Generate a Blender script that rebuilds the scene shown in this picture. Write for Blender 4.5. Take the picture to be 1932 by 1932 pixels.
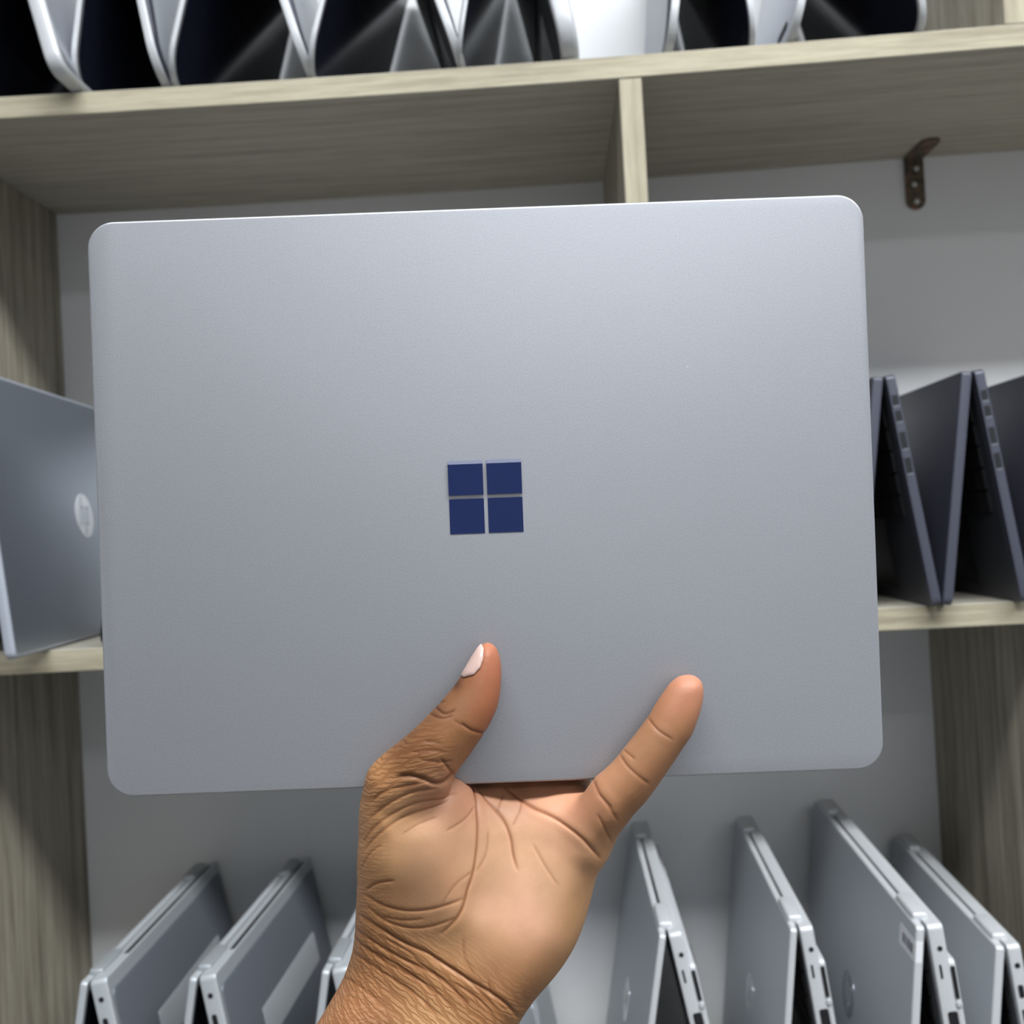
import bpy, bmesh, math
import numpy as np
from mathutils import Vector, Matrix

# ------------------------------------------------------------------ clearing
for o in list(bpy.data.objects):
    bpy.data.objects.remove(o, do_unlink=True)
SC = bpy.context.scene
COL = SC.collection

# ------------------------------------------------------------------ camera
CAMZ = 1.45                                   # the photographer holds the phone at chest height
F = 1930.0                                    # focal length in pixels of the 1932 px frame
YAW, PITCH, ROLL = 0.0360, 0.0147, -0.0542
_f = Vector((-math.sin(YAW)*math.cos(PITCH), math.cos(YAW)*math.cos(PITCH), math.sin(PITCH)))
_r = Vector((math.cos(YAW), math.sin(YAW), 0.0)); _u = _r.cross(_f)
CR = math.cos(ROLL)*_r + math.sin(ROLL)*_u
CU = -math.sin(ROLL)*_r + math.cos(ROLL)*_u
CF = _f
CAM = Vector((0, 0, CAMZ))
cam_d = bpy.data.cameras.new('camera'); cam = bpy.data.objects.new('camera', cam_d); COL.objects.link(cam)
cam.matrix_world = Matrix(((CR.x, CU.x, -CF.x, 0), (CR.y, CU.y, -CF.y, 0), (CR.z, CU.z, -CF.z, CAMZ), (0, 0, 0, 1)))
cam_d.sensor_width = 36.0; cam_d.lens = 36.0*F/1932.0; cam_d.clip_start = 0.01
cam_d.dof.use_dof = True; cam_d.dof.focus_distance = 0.366; cam_d.dof.aperture_fstop = 15.0
SC.camera = cam

# ------------------------------------------------------------------ world, lights, exposure
w = bpy.data.worlds.new('world'); SC.world = w; w.use_nodes = True
w.node_tree.nodes['Background'].inputs[0].default_value = (0.80, 0.88, 1.0, 1)
w.node_tree.nodes['Background'].inputs[1].default_value = 0.12
SC.view_settings.view_transform = 'Standard'; SC.view_settings.look = 'None'
SC.view_settings.gamma = 1.0; SC.view_settings.use_curve_mapping = False
SC.view_settings.exposure = 0.39

CEIL = CAMZ + 1.50
def area_light(name, x, y, z, sx, sy, power, col):
    l = bpy.data.lights.new(name, 'AREA'); l.shape = 'RECTANGLE'; l.size = sx; l.size_y = sy
    l.energy = power; l.color = col
    o = bpy.data.objects.new(name, l); COL.objects.link(o); o.location = (x, y, z)
    o.rotation_euler = (0, 0, 0)
    return o
LIGHTS = [(0.60, -0.30, 2.40, 0.32, 58.0), (0.95, -2.45, 1.80, 0.32, 7.0)]
for k, (x, y, sx, sy, p) in enumerate(LIGHTS):
    area_light('ceiling_lamp_light', x, y, CEIL-0.062, sx, sy, p, (0.93, 0.965, 1.0))

# ------------------------------------------------------------------ helpers
def tag(o, label=None, cat=None, group=None, kind=None):
    if label: o['label'] = label
    if cat: o['category'] = cat
    if group: o['group'] = group
    if kind: o['kind'] = kind
    return o
def empty(name, loc, rz=0.0):
    o = bpy.data.objects.new(name, None); COL.objects.link(o)
    o.location = loc; o.rotation_euler = (0, 0, rz); o.empty_display_size = 0.02
    return o
def link(name, me, mats, parent=None, smooth=None):
    if not isinstance(mats, (list, tuple)): mats = [mats]
    for m in mats: me.materials.append(m)
    o = bpy.data.objects.new(name, me); COL.objects.link(o)
    if parent: o.parent = parent
    if smooth is not None:
        n = len(me.polygons); me.polygons.foreach_set('use_smooth', [True]*n)
        try: me.set_sharp_from_angle(angle=smooth)
        except Exception: pass
    return o
def finish(bm, name):
    bmesh.ops.recalc_face_normals(bm, faces=bm.faces)
    me = bpy.data.meshes.new(name); bm.to_mesh(me); bm.free(); return me
def add_box(bm, x0, x1, y0, y1, z0, z1, mi=0, bev=0.0, seg=2):
    b = bmesh.new(); bmesh.ops.create_cube(b, size=1.0)
    for v in b.verts:
        v.co = Vector(((x0+x1)/2+v.co.x*(x1-x0), (y0+y1)/2+v.co.y*(y1-y0), (z0+z1)/2+v.co.z*(z1-z0)))
    if bev > 0: bmesh.ops.bevel(b, geom=b.edges[:], offset=bev, segments=seg, profile=0.5, affect='EDGES')
    for f in b.faces: f.material_index = mi
    t = bpy.data.meshes.new('t'); b.to_mesh(t); b.free(); bm.from_mesh(t); bpy.data.meshes.remove(t)
def prism(bm, pts, n0, n1, bev, fmap, mi=0, seg=3, bev0=None, rim=None):
    """outline pts (a,b) extruded from n0 to n1 with rounded rims; fmap(a,b,n)->xyz"""
    if bev0 is None: bev0 = bev
    P = np.array(pts, float)
    area = 0.5*np.sum(P[:, 0]*np.roll(P[:, 1], -1)-np.roll(P[:, 0], -1)*P[:, 1])
    if area < 0: P = P[::-1]
    e = np.roll(P, -1, 0)-P; nrm = np.stack([e[:, 1], -e[:, 0]], 1)
    nrm /= np.maximum(np.linalg.norm(nrm, axis=1, keepdims=True), 1e-12)
    vn = nrm+np.roll(nrm, 1, 0); vn /= np.maximum((vn*vn).sum(1, keepdims=True)/2, 1e-9)
    rings = []
    for k in range(seg+1):
        a = math.pi/2*k/seg; rings.append((P-vn*bev0*(1-math.sin(a)), n0+bev0*(1-math.cos(a))))
    for k in range(seg+1):
        a = math.pi/2*(1-k/seg); rings.append((P-vn*bev*(1-math.sin(a)), n1-bev*(1-math.cos(a))))
    vs = [[bm.verts.new(fmap(p[0], p[1], n)) for p in R] for R, n in rings]
    m = len(P); fs = []
    for A, B in zip(vs[:-1], vs[1:]):
        for i in range(m):
            j = (i+1) % m; fs.append(bm.faces.new((A[i], A[j], B[j], B[i])))
    fs.append(bm.faces.new(vs[0][::-1])); fs.append(bm.faces.new(vs[-1]))
    for f in fs: f.material_index = mi if rim is None else rim
    fs[-1].material_index = fs[-2].material_index = mi
def rrect(a0, a1, b0, b1, rs, n=7):
    """rounded rectangle; rs = radii at (a0,b0),(a1,b0),(a1,b1),(a0,b1)"""
    out = []
    for (cx, cy, sx, sy, r, st) in ((a0, b0, 1, 1, rs[0], math.pi), (a1, b0, -1, 1, rs[1], 1.5*math.pi),
                                    (a1, b1, -1, -1, rs[2], 0), (a0, b1, 1, -1, rs[3], .5*math.pi)):
        ox, oy = cx+sx*r, cy+sy*r
        if r < 1e-6: out.append((cx, cy)); continue
        for k in range(n+1):
            t = st+math.pi/2*k/n; out.append((ox+r*math.cos(t), oy+r*math.sin(t)))
    return out
ID = lambda a, b, n: (a, b, n)

# ------------------------------------------------------------------ materials
def srgb(r, g, b):
    f = lambda c: (c/255/12.92) if c/255 <= .04045 else ((c/255+.055)/1.055)**2.4
    return (f(r), f(g), f(b), 1.0)
def mat(name, col=(.5, .5, .5, 1), rough=.5, metal=0.0, spec=.5, coat=0.0):
    m = bpy.data.materials.new(name); m.use_nodes = True
    p = m.node_tree.nodes['Principled BSDF']
    p.inputs['Base Color'].default_value = col; p.inputs['Roughness'].default_value = rough
    p.inputs['Metallic'].default_value = metal; p.inputs['Specular IOR Level'].default_value = spec
    p.inputs['Coat Weight'].default_value = coat; p.inputs['Coat Roughness'].default_value = .05
    return m, m.node_tree, p
def N(nt, t, **kw):
    n = nt.nodes.new(t)
    for k, v in kw.items():
        if k in n.inputs: n.inputs[k].default_value = v
        else: setattr(n, k, v)
    return n
def ramp(nt, stops):
    r = nt.nodes.new('ShaderNodeValToRGB'); cr = r.color_ramp
    while len(cr.elements) < len(stops): cr.elements.new(.5)
    for e, (p, c) in zip(cr.elements, stops): e.position = p; e.color = c
    return r
def wood(name, axis, dark, mid, light):
    m, nt, p = mat(name, rough=.62, spec=.3)
    tc = N(nt, 'ShaderNodeTexCoord'); mp = N(nt, 'ShaderNodeMapping')
    sc = [34.0, 34.0, 34.0]; sc[axis] = 1.6; mp.inputs['Scale'].default_value = sc
    nt.links.new(tc.outputs['Object'], mp.inputs['Vector'])
    n1 = N(nt, 'ShaderNodeTexNoise', Scale=3.2, Detail=8.0, Roughness=.62, Distortion=.35)
    n2 = N(nt, 'ShaderNodeTexNoise', Scale=16.0, Detail=4.0, Roughness=.7)
    nt.links.new(mp.outputs[0], n1.inputs['Vector']); nt.links.new(mp.outputs[0], n2.inputs['Vector'])
    r1 = ramp(nt, [(.30, dark), (.50, mid), (.72, light)])
    nt.links.new(n1.outputs['Fac'], r1.inputs[0])
    r2 = ramp(nt, [(.40, (.80, .80, .79, 1)), (.60, (1, 1, 1, 1))])
    nt.links.new(n2.outputs['Fac'], r2.inputs[0])
    mx = N(nt, 'ShaderNodeMix', data_type='RGBA', blend_type='MULTIPLY'); mx.inputs[0].default_value = .8
    nt.links.new(r1.outputs[0], mx.inputs[6]); nt.links.new(r2.outputs[0], mx.inputs[7])
    nt.links.new(mx.outputs[2], p.inputs['Base Color'])
    bp = N(nt, 'ShaderNodeBump', Strength=.15, Distance=.0005); nt.links.new(n2.outputs['Fac'], bp.inputs['Height'])
    nt.links.new(bp.outputs[0], p.inputs['Normal'])
    return m
WD = (srgb(150, 145, 133), srgb(169, 164, 150), srgb(184, 179, 165))
wood_x = wood('greyed_oak_laminate_along', 0, *WD)
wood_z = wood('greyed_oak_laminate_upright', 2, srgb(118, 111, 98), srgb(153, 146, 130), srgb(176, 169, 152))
BD = (srgb(142, 133, 114), srgb(172, 164, 141), srgb(186, 178, 157))
band_x = wood('oak_edge_banding_along', 0, *BD); band_z = wood('oak_edge_banding_upright', 2, *BD)
def paint(name, col, rough=.7, ns=9.0, amt=.05):
    m, nt, p = mat(name, rough=rough, spec=.3)
    tc = N(nt, 'ShaderNodeTexCoord'); n = N(nt, 'ShaderNodeTexNoise', Scale=ns, Detail=4.0)
    nt.links.new(tc.outputs['Object'], n.inputs['Vector'])
    c0 = tuple(max(0, c*(1-amt)) for c in col[:3])+(1,); c1 = tuple(min(1, c*(1+amt)) for c in col[:3])+(1,)
    r = ramp(nt, [(.35, c0), (.65, c1)]); nt.links.new(n.outputs['Fac'], r.inputs[0])
    nt.links.new(r.outputs[0], p.inputs['Base Color'])
    return m
wall_m = paint('white_wall_paint', (.74, .745, .75), .75, 5.0, .025)
wall2_m = paint('grey_wall_paint', (.36, .37, .385), .75, 5.0, .03)
ceil_m = paint('ceiling_paint', (.62, .63, .64), .8, 5.0, .02)
floor_m = paint('floor_tile', (.30, .285, .27), .35, 3.0, .08)
def metal(name, col, rough=.4, metallic=.85, grain=900.0, gs=.03, cmul=.05, spec=.5):
    m, nt, p = mat(name, col, rough, metallic, spec)
    tc = N(nt, 'ShaderNodeTexCoord'); n = N(nt, 'ShaderNodeTexNoise', Scale=grain, Detail=2.0)
    nt.links.new(tc.outputs['Object'], n.inputs['Vector'])
    c0 = tuple(c*(1-cmul) for c in col[:3])+(1,); c1 = tuple(min(1, c*(1+cmul)) for c in col[:3])+(1,)
    r = ramp(nt, [(.35, c0), (.65, c1)]); nt.links.new(n.outputs['Fac'], r.inputs[0])
    nt.links.new(r.outputs[0], p.inputs['Base Color'])
    bp = N(nt, 'ShaderNodeBump', Strength=gs, Distance=.0002); nt.links.new(n.outputs['Fac'], bp.inputs['Height'])
    nt.links.new(bp.outputs[0], p.inputs['Normal'])
    return m
silver = metal('brushed_silver_shell', (.52, .54, .58, 1), .38, .75)
silver_grey = metal('satin_grey_shell', (.42, .445, .475, 1), .45, .4)
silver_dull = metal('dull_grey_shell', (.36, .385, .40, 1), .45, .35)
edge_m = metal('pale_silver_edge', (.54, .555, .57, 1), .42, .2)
dull_edge = metal('dull_silver_edge', (.50, .53, .55, 1), .42, .3)
cover_m = metal('dark_grey_bottom_cover', (.16, .175, .20, 1), .45, .35)
panel_m = metal('pale_service_label', (.42, .435, .45, 1), .5, .1)
blue_silver = metal('blue_grey_shell', (.30, .335, .385, 1), .36, .75)
navy = metal('slate_black_shell', (.040, .042, .058, 1), .42, .2)
navy_edge = metal('slate_edge', (.068, .071, .096, 1), .4, .2)
blue_edge = metal('blue_grey_edge', (.42, .45, .51, 1), .4, .3)
deck_m = metal('dark_deck', (.035, .037, .045, 1), .5, .0)
grey_deck = metal('grey_deck', (.22, .23, .25, 1), .45, .4)
rubber = metal('black_rubber', (.018, .018, .02, 1), .6, 0.)
port_m = metal('black_port', (.006, .006, .008, 1), .5, 0.)
glass_m = mat('glossy_black_screen', (.008, .009, .017, 1), .10, 0.0, .28)[0]
bezel_m = mat('screen_bezel', (.012, .013, .017, 1), .25, 0.0, .5)[0]
key_m = metal('black_keycap', (.012, .012, .014, 1), .5, 0.)
logo_pale = metal('pale_logo_disc', (.74, .76, .80, 1), .45, .05)
logo_mirror = mat('polished_logo_disc', (.62, .64, .68, 1), .16, .9)[0]
sticker_m = mat('white_sticker', (.72, .72, .75, 1), .35)[0]
ink_m = mat('dark_print', (.03, .035, .06, 1), .5)[0]

# the held laptop's platinum shell: anodised grain, a few scuffs and dust specks
def platinum():
    m, nt, p = mat('platinum_anodised', (.6, .6, .62, 1), .40, .55, .5)
    tc = N(nt, 'ShaderNodeTexCoord')
    g = N(nt, 'ShaderNodeTexNoise', Scale=1500.0, Detail=2.0)
    nt.links.new(tc.outputs['Object'], g.inputs['Vector'])
    r = ramp(nt, [(.30, (.350, .358, .384, 1)), (.70, (.395, .403, .430, 1))])
    nt.links.new(g.outputs['Fac'], r.inputs[0])
    v = N(nt, 'ShaderNodeTexVoronoi', Scale=26.0); nt.links.new(tc.outputs['Object'], v.inputs['Vector'])
    sp = ramp(nt, [(.012, (1, 1, 1, 1)), (.02, (0, 0, 0, 1))]); nt.links.new(v.outputs['Distance'], sp.inputs[0])
    sepc = N(nt, 'ShaderNodeSeparateColor'); nt.links.new(v.outputs['Color'], sepc.inputs[0])
    gt = N(nt, 'ShaderNodeMath', operation='GREATER_THAN'); gt.inputs[1].default_value = .72
    nt.links.new(sepc.outputs[0], gt.inputs[0])
    ml = N(nt, 'ShaderNodeMath', operation='MULTIPLY'); nt.links.new(sp.outputs[0], ml.inputs[0]); nt.links.new(gt.outputs[0], ml.inputs[1])
    mx = N(nt, 'ShaderNodeMix', data_type='RGBA'); nt.links.new(ml.outputs[0], mx.inputs[0])
    nt.links.new(r.outputs[0], mx.inputs[6]); mx.inputs[7].default_value = (.8, .8, .8, 1)
    nt.links.new(mx.outputs[2], p.inputs['Base Color'])
    s = N(nt, 'ShaderNodeTexNoise', Scale=14.0, Detail=5.0, Roughness=.6); nt.links.new(tc.outputs['Object'], s.inputs['Vector'])
    mr = N(nt, 'ShaderNodeMapRange'); mr.inputs['To Min'].default_value = .40; mr.inputs['To Max'].default_value = .45
    nt.links.new(s.outputs['Fac'], mr.inputs[0]); nt.links.new(mr.outputs[0], p.inputs['Roughness'])
    bp = N(nt, 'ShaderNodeBump', Strength=.12, Distance=.0001); nt.links.new(g.outputs['Fac'], bp.inputs['Height'])
    nt.links.new(bp.outputs[0], p.inputs['Normal'])
    return m
plat = platinum()
tile_m = mat('logo_painted_blue_reflection', (.014, .023, .078, 1), .16, .0, .16)[0]  # dark blue reflection put into the base colour
nt_ = tile_m.node_tree

# ------------------------------------------------------------------ the room
DF, DB = 0.8012, 1.0428                        # depth of the shelf fronts and of the wall
ZT, ZM, TH = 0.3487, -0.0959, 0.018            # undersides of the two boards in view (from eye level), thickness
PITCHZ = ZT-ZM
XL, XR, XD = -0.4941, 0.3731, 0.0732
def slab_obj(name, x0, x1, y0, y1, z0, z1, m):
    bm = bmesh.new(); add_box(bm, x0, x1, y0, y1, z0, z1)
    o = link(name, finish(bm, name), m); o['kind'] = 'structure'; return o
RX0, RX1, RY0 = -2.2, 2.2, -2.9
slab_obj('floor', RX0-.1, RX1+.1, RY0-.1, DB+.1, -.1, 0, floor_m)
slab_obj('ceiling', RX0-.1, RX1+.1, RY0-.1, DB+.1, CEIL, CEIL+.1, ceil_m)
slab_obj('wall_back', RX0-.1, RX1+.1, DB, DB+.1, 0, CEIL, wall_m)
slab_obj('wall_front', RX0-.1, RX1+.1, RY0-.1, RY0, 0, CEIL, wall2_m)
slab_obj('wall_left', RX0-.1, RX0, RY0, DB, 0, CEIL, wall2_m)
slab_obj('wall_right', RX1, RX1+.1, RY0, DB, 0, CEIL, wall2_m)
em = bpy.data.materials.new('lit_diffuser'); em.use_nodes = True
_p = em.node_tree.nodes['Principled BSDF']; _p.inputs['Base Color'].default_value = (.9, .9, .9, 1)
_p.inputs['Emission Color'].default_value = (.95, .975, 1, 1); _p.inputs['Emission Strength'].default_value = 6.0
for k, (x, y, sx, sy, pw) in enumerate(LIGHTS):
    t = empty('ceiling_light', (x, y, CEIL))
    tag(t, ['long flat ceiling light nearest the shelves', 'long flat ceiling light farther back in the room'][k], 'ceiling light', 'ceiling lights')
    bm = bmesh.new(); add_box(bm, -sx/2-.02, sx/2+.02, -sy/2-.02, sy/2+.02, -.04, 0, bev=.003)
    link('housing', finish(bm, 'housing'), edge_m, t)
    bm = bmesh.new(); add_box(bm, -sx/2, sx/2, -sy/2, sy/2, -.052, -.040, bev=.003)
    link('diffuser', finish(bm, 'diffuser'), em, t)

# ------------------------------------------------------------------ the shelf unit
UX0, UX1 = XL-TH, 1.28
def sag(x):                                    # the loaded upper board bows by a few millimetres
    u = (x-UX0)/(XR+TH-UX0)
    return -.0036*math.sin(math.pi*u)+.0016 if 0 < u < 1 else .0016
unit = empty('shelf_unit', (0, DB, 0))
tag(unit, 'open wall shelving of greyed oak laminate boards filled with laptops', 'shelf')
def board(name, x0, x1, z0, z1, m, sagf=None, y0=DF, y1=DB-.0005):
    bm = bmesh.new(); add_box(bm, x0, x1, y0, y1, z0, z1, bev=.0007, seg=1)
    if sagf:
        for k in range(1, 24):
            x = x0+(x1-x0)*k/24
            bmesh.ops.bisect_plane(bm, geom=bm.verts[:]+bm.edges[:]+bm.faces[:], plane_co=(x, 0, 0), plane_no=(1, 0, 0))
        for v in bm.verts: v.co.z += sagf(v.co.x)
    for v in bm.verts: v.co.y -= DB; v.co.z += CAMZ
    bm.normal_update()
    for f in bm.faces:
        if f.normal.y < -.9: f.material_index = 1
    return link(name, finish(bm, name), [m, band_x if m == wood_x else band_z], unit)
shelf_z = [ZT+PITCHZ, ZT, ZM, ZM-PITCHZ, ZM-2*PITCHZ, -CAMZ+.02]
for z in shelf_z:
    board('shelf_board', UX0+TH, UX1-TH, z, z+TH, wood_x, sag if z == ZT else None)
board('side_panel', UX0, UX0+TH-.0002, -CAMZ, ZT+PITCHZ+TH, wood_z)
board('side_panel', UX1-TH+.0002, UX1, -CAMZ, ZT+PITCHZ+TH, wood_z)
def divider(x, zb, zt, s0=0., s1=0.):
    board('divider', x, x+TH, zb+TH+s0, zt+s1, wood_z, y0=DF+.0006)
divider(XR, ZT, ZT+PITCHZ, .0016)
divider(XD, ZM, ZT, 0, sag(XD))
divider(XR, ZM-PITCHZ, ZM); divider(XR, ZM-2*PITCHZ, ZM-PITCHZ)

# rusty angle bracket under the upper board
rust, nt, p_ = mat('rusted_steel', rough=.75, metal=.3)
tc = N(nt, 'ShaderNodeTexCoord'); nn = N(nt, 'ShaderNodeTexNoise', Scale=160.0, Detail=5.0)
nt.links.new(tc.outputs['Object'], nn.inputs['Vector'])
rr = ramp(nt, [(.35, (.05, .045, .035, 1)), (.55, (.13, .095, .065, 1)), (.7, (.24, .12, .08, 1))])
nt.links.new(nn.outputs['Fac'], rr.inputs[0]); nt.links.new(rr.outputs[0], p_.inputs['Base Color'])
screw_m = metal('pale_screw', (.62, .62, .58, 1), .4, .6)
br = empty('angle_bracket', (.3862, DB-.0005, CAMZ+ZT+.0015))
tag(br, 'rusty steel angle bracket screwed under the upper shelf board at right', 'bracket')
bm = bmesh.new()
prism(bm, rrect(-.0095, .0095, -.053, 0, (.0095, .0095, .001, .001)), 0, .0022, .0004, lambda a, b, n: (a, -n, b))
link('wall_leg', finish(bm, 'wall_leg'), rust, br, .6)
bm = bmesh.new()
prism(bm, rrect(-.0095, .0095, -.055, -.0022, (.0095, .0095, .001, .001)), 0, .0022, .0004, lambda a, b, n: (a, b, -n-.0001))
link('shelf_leg', finish(bm, 'shelf_leg'), rust, br, .6)
for (x, z) in ((.002, -.012), (-.001, -.028), (.0005, -.045)):
    bm = bmesh.new()
    prism(bm, [(x+.0026*math.cos(t*math.pi/6), z+.0026*math.sin(t*math.pi/6)) for t in range(12)], .0023, .0034, .0005, lambda a, b, n: (a, -n, b))
    link('screw', finish(bm, 'screw'), screw_m, br, .6)
bm = bmesh.new()
prism(bm, [(.003*math.cos(t*math.pi/6), -.034+.003*math.sin(t*math.pi/6)) for t in range(12)], .0024, .0036, .0005, lambda a, b, n: (a, b, -n))
link('screw', finish(bm, 'screw'), rust, br, .6)

# ------------------------------------------------------------------ laptops standing like tents
def hp_disc(bm, sg, cy, cs, n, R=.0175):
    """round emblem with two slanted letters cut from it: stroke pieces sit on the disc"""
    fm = lambda a, b, nn_: (sg*nn_, cy+a, -(cs-b))
    prism(bm, [(R*math.cos(t*math.pi/20), R*math.sin(t*math.pi/20)) for t in range(40)], n, n+.0004, .0001, fm, 0, 1)
    sl = .28
    def bar(x0, y0, x1, y1, w):
        prism(bm, [(x0-w/2, y0), (x0+w/2, y0), (x1+w/2, y1), (x1-w/2, y1)], n+.0004, n+.0006, .00003, fm, 1, 1)
    u = R/17.5*sg
    def st(xb, yb, yt, w=1.7): bar((xb+sl*yb)*u, yb*abs(u), (xb+sl*yt)*u, yt*abs(u), w*abs(u))
    st(-7.5, -7.5, 15.5); st(-2.0, -7.5, 5.5)
    bar((-6.0+sl*6.5)*u, 6.5*abs(u), (-2.3+sl*6.5)*u, 6.5*abs(u), .1*abs(u))
    prism(bm, [((-7.0+sl*5.8)*u, 5.8*abs(u)), ((-1.6+sl*5.8)*u, 5.8*abs(u)), ((-1.6+sl*7.4)*u, 7.4*abs(u)), ((-7.0+sl*7.4)*u, 7.4*abs(u))], n+.0004, n+.0006, .00003, fm, 1, 1)
    st(2.6, -15.5, 7.4); st(7.6, -6.0, 6.0)
    for yy in (-7.4, 5.8):
        prism(bm, [((2.6+sl*yy)*u, yy*abs(u)), ((8.0+sl*yy)*u, yy*abs(u)), ((8.0+sl*(yy+1.6))*u, (yy+1.6)*abs(u)), ((2.6+sl*(yy+1.6))*u, (yy+1.6)*abs(u))], n+.0004, n+.0006, .00003, fm, 1, 1)

def tent(name, label, group, x, y, z, rz=0., S=.195, L=.28, d=.035, lid=-1, tl=.0045, tb=.011, r=.012,
         lid_m=silver, base_m=silver, edge=edge_m, deck=grey_deck, ports='small', logo=None, tier=False,
         label_plate=False, sticker=False, slot=False, bev=.0012, logo_y=None, cover=None, wedge=0., hinges=True,
         lower_bezel=True):
    """x,y = front end of the ridge on the shelf plan, d = half the spread at the feet"""
    th = math.asin(d/S); H = S*math.cos(th)
    t = empty(name, (x, y, CAMZ+z), rz); tag(t, label, 'laptop', group)
    g = .0006
    def leg(sg):
        e = lambda a, b, n: (sg*n, a, -b)
        return e
    def place(o, sg, parent=t):
        o.location = (sg*g, 0, H); o.rotation_euler = (0, -sg*th*-1 if False else -sg*th, 0); return o
    # ---- lid
    e = leg(lid); bm = bmesh.new()
    prism(bm, rrect(0, L, 0.002, S, (.003, .003, r, r)), 0, tl, bev, e, 0, 3, bev*.5, 1)
    lo = place(link('lid', finish(bm, 'lid'), [lid_m, edge], t, .7), lid)
    bm = bmesh.new()
    prism(bm, rrect(.004, L-.004, .010, S-.004, (.003, .003, max(r-.004, .003), max(r-.004, .003))), -.0003, .0002, .0001, e, 0, 1)
    link('screen', finish(bm, 'screen'), glass_m, lo)
    if lower_bezel:
        bm = bmesh.new(); prism(bm, rrect(.03, L-.03, .004, .009, (.001,)*4), -.0004, .0002, .0001, e, 0, 1)
        link('hinge_cover', finish(bm, 'hinge_cover'), rubber, lo)
    if logo:
        bm = bmesh.new(); hp_disc(bm, lid, logo_y or L*.5, S*logo[1], tl, logo[2])
        link('logo', finish(bm, 'logo'), [logo[0], lid_m], lo)
    if sticker:
        bm = bmesh.new()
        prism(bm, rrect(.0014, .034, .012, .0265, (.001,)*4), tl, tl+.0002, .00005, e, 0, 1)
        prism(bm, rrect(.0005, tl-.0005, .012, .0265, (.0003,)*4, 2), -.0003, .0002, .00005, lambda a, b, n: (lid*a, -.00005-n*.5, -b), 0, 1)
        for k, (wd, gp) in enumerate([(.0006, 0), (.0012, .0012), (.0006, .0028), (.0016, .0042), (.0006, .0068), (.0010, .0082), (.0014, .0100)]):
            prism(bm, [(.004+gp*2, .016), (.004+(gp+wd)*2, .016), (.004+(gp+wd)*2, .0225), (.004+gp*2, .0225)], tl+.0002, tl+.0003, .00002, e, 1, 1)
        link('barcode_sticker', finish(bm, 'barcode_sticker'), [sticker_m, ink_m], lo)
    # ---- base
    sb = -lid; e = leg(sb); bm = bmesh.new()
    prism(bm, rrect(0, L, 0.001, S, (.004, .004, r, r)), 0, tb, bev, e, 0, 3, bev*.6, 1)
    bo = place(link('base', finish(bm, 'base'), [base_m, edge], t, .7), sb)
    bm = bmesh.new(); prism(bm, rrect(.006, L-.006, .014, S-.006, (.003, .003, max(r-.006, .003), max(r-.006, .003))), -.0002, .0002, .0001, e, 0, 1)
    link('keyboard_deck', finish(bm, 'keyboard_deck'), deck, bo)
    bm = bmesh.new(); ncol = 13
    for row in range(5):
        for c in range(ncol):
            a0 = .018+(L-.036)*c/ncol; b0 = .024+row*.0175
            add_box(bm, min(sb*-.0016, sb*-.0002), max(sb*-.0016, sb*-.0002), a0+.001, a0+(L-.036)/ncol-.001, -(b0+.0155), -b0)
    ko = link('keys', finish(bm, 'keys'), key_m, bo)
    bm = bmesh.new(); prism(bm, rrect(L/2-.05, L/2+.05, S-.068, S-.010, (.002,)*4), -.0004, 0, .0001, e, 0, 1)
    link('touchpad', finish(bm, 'touchpad'), bezel_m, bo)
    tt = tb
    if cover is not None:
        bm = bmesh.new(); prism(bm, rrect(.0045, L-.0045, .012, S-.004, (.006, .006, max(r-.003, .003), max(r-.003, .003))), tb-.0002, tb+.0016, .0008, e, 0, 2)
        link('bottom_cover', finish(bm, 'bottom_cover'), cover, bo, .7); tt = tb+.0016
    if tier:
        bm = bmesh.new(); prism(bm, rrect(0.0005, L-.0005, .026, S-.012, (.004, .004, r, r)), tb-.0005, tb+.0042, .0014, e, 0, 3)
        link('bottom_cover', finish(bm, 'bottom_cover'), base_m, bo, .7); tt = tb+.0042
    if wedge:
        def ew(a, b, n): return (sb*(n if n < tb else tb+(n-tb)*(1-.93*b/S)), a, -b)
        bm = bmesh.new(); prism(bm, rrect(.0005, L-.0005, .006, S-.004, (.004, .004, r, r)), tb-.0003, tb+wedge, wedge*.75, ew, 0, 3, .0002, 1)
        link('bottom_cover', finish(bm, 'bottom_cover'), [silver_grey, navy], bo, .7); tt = tb+.0001
    for (a, b) in (() if wedge else ((.03, S-.022), (L-.06, S-.022)) if label_plate else ((.03, .035), (L-.06, .035), (.03, S-.022), (L-.06, S-.022))):
        bm = bmesh.new(); prism(bm, rrect(a, a+.03, b, b+.006, (.003,)*4), tt-.0002, tt+.0014, .0005, e, 0, 2)
        link('rubber_foot', finish(bm, 'rubber_foot'), rubber, bo)
    if label_plate:
        bm = bmesh.new(); prism(bm, rrect(L*.25, L*.83, .060, .088, (.002,)*4), tt-.0002, tt+.0004, .0001, e, 0, 1)
        link('service_label', finish(bm, 'service_label'), panel_m, bo)
    if slot:
        bm = bmesh.new(); add_box(bm, min(sb*(tb-.0044), sb*(tb-.0008)), max(sb*(tb-.0044), sb*(tb-.0008)), .046, L-.018, -.0020, -.0006)
        link('vent_slot', finish(bm, 'vent_slot'), port_m, bo)
    def port(a_s0, a_s1, n0, n1, rad=.0005, nm='port'):
        bm = bmesh.new()
        prism(bm, rrect(min(sb*n0, sb*n1), max(sb*n0, sb*n1), -a_s1, -a_s0, (rad,)*4, 5), -.0003, .0005, .0001, lambda a, b, n: (a, n-.00005, b), 0, 1)
        link(nm, finish(bm, nm), port_m, bo)
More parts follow.
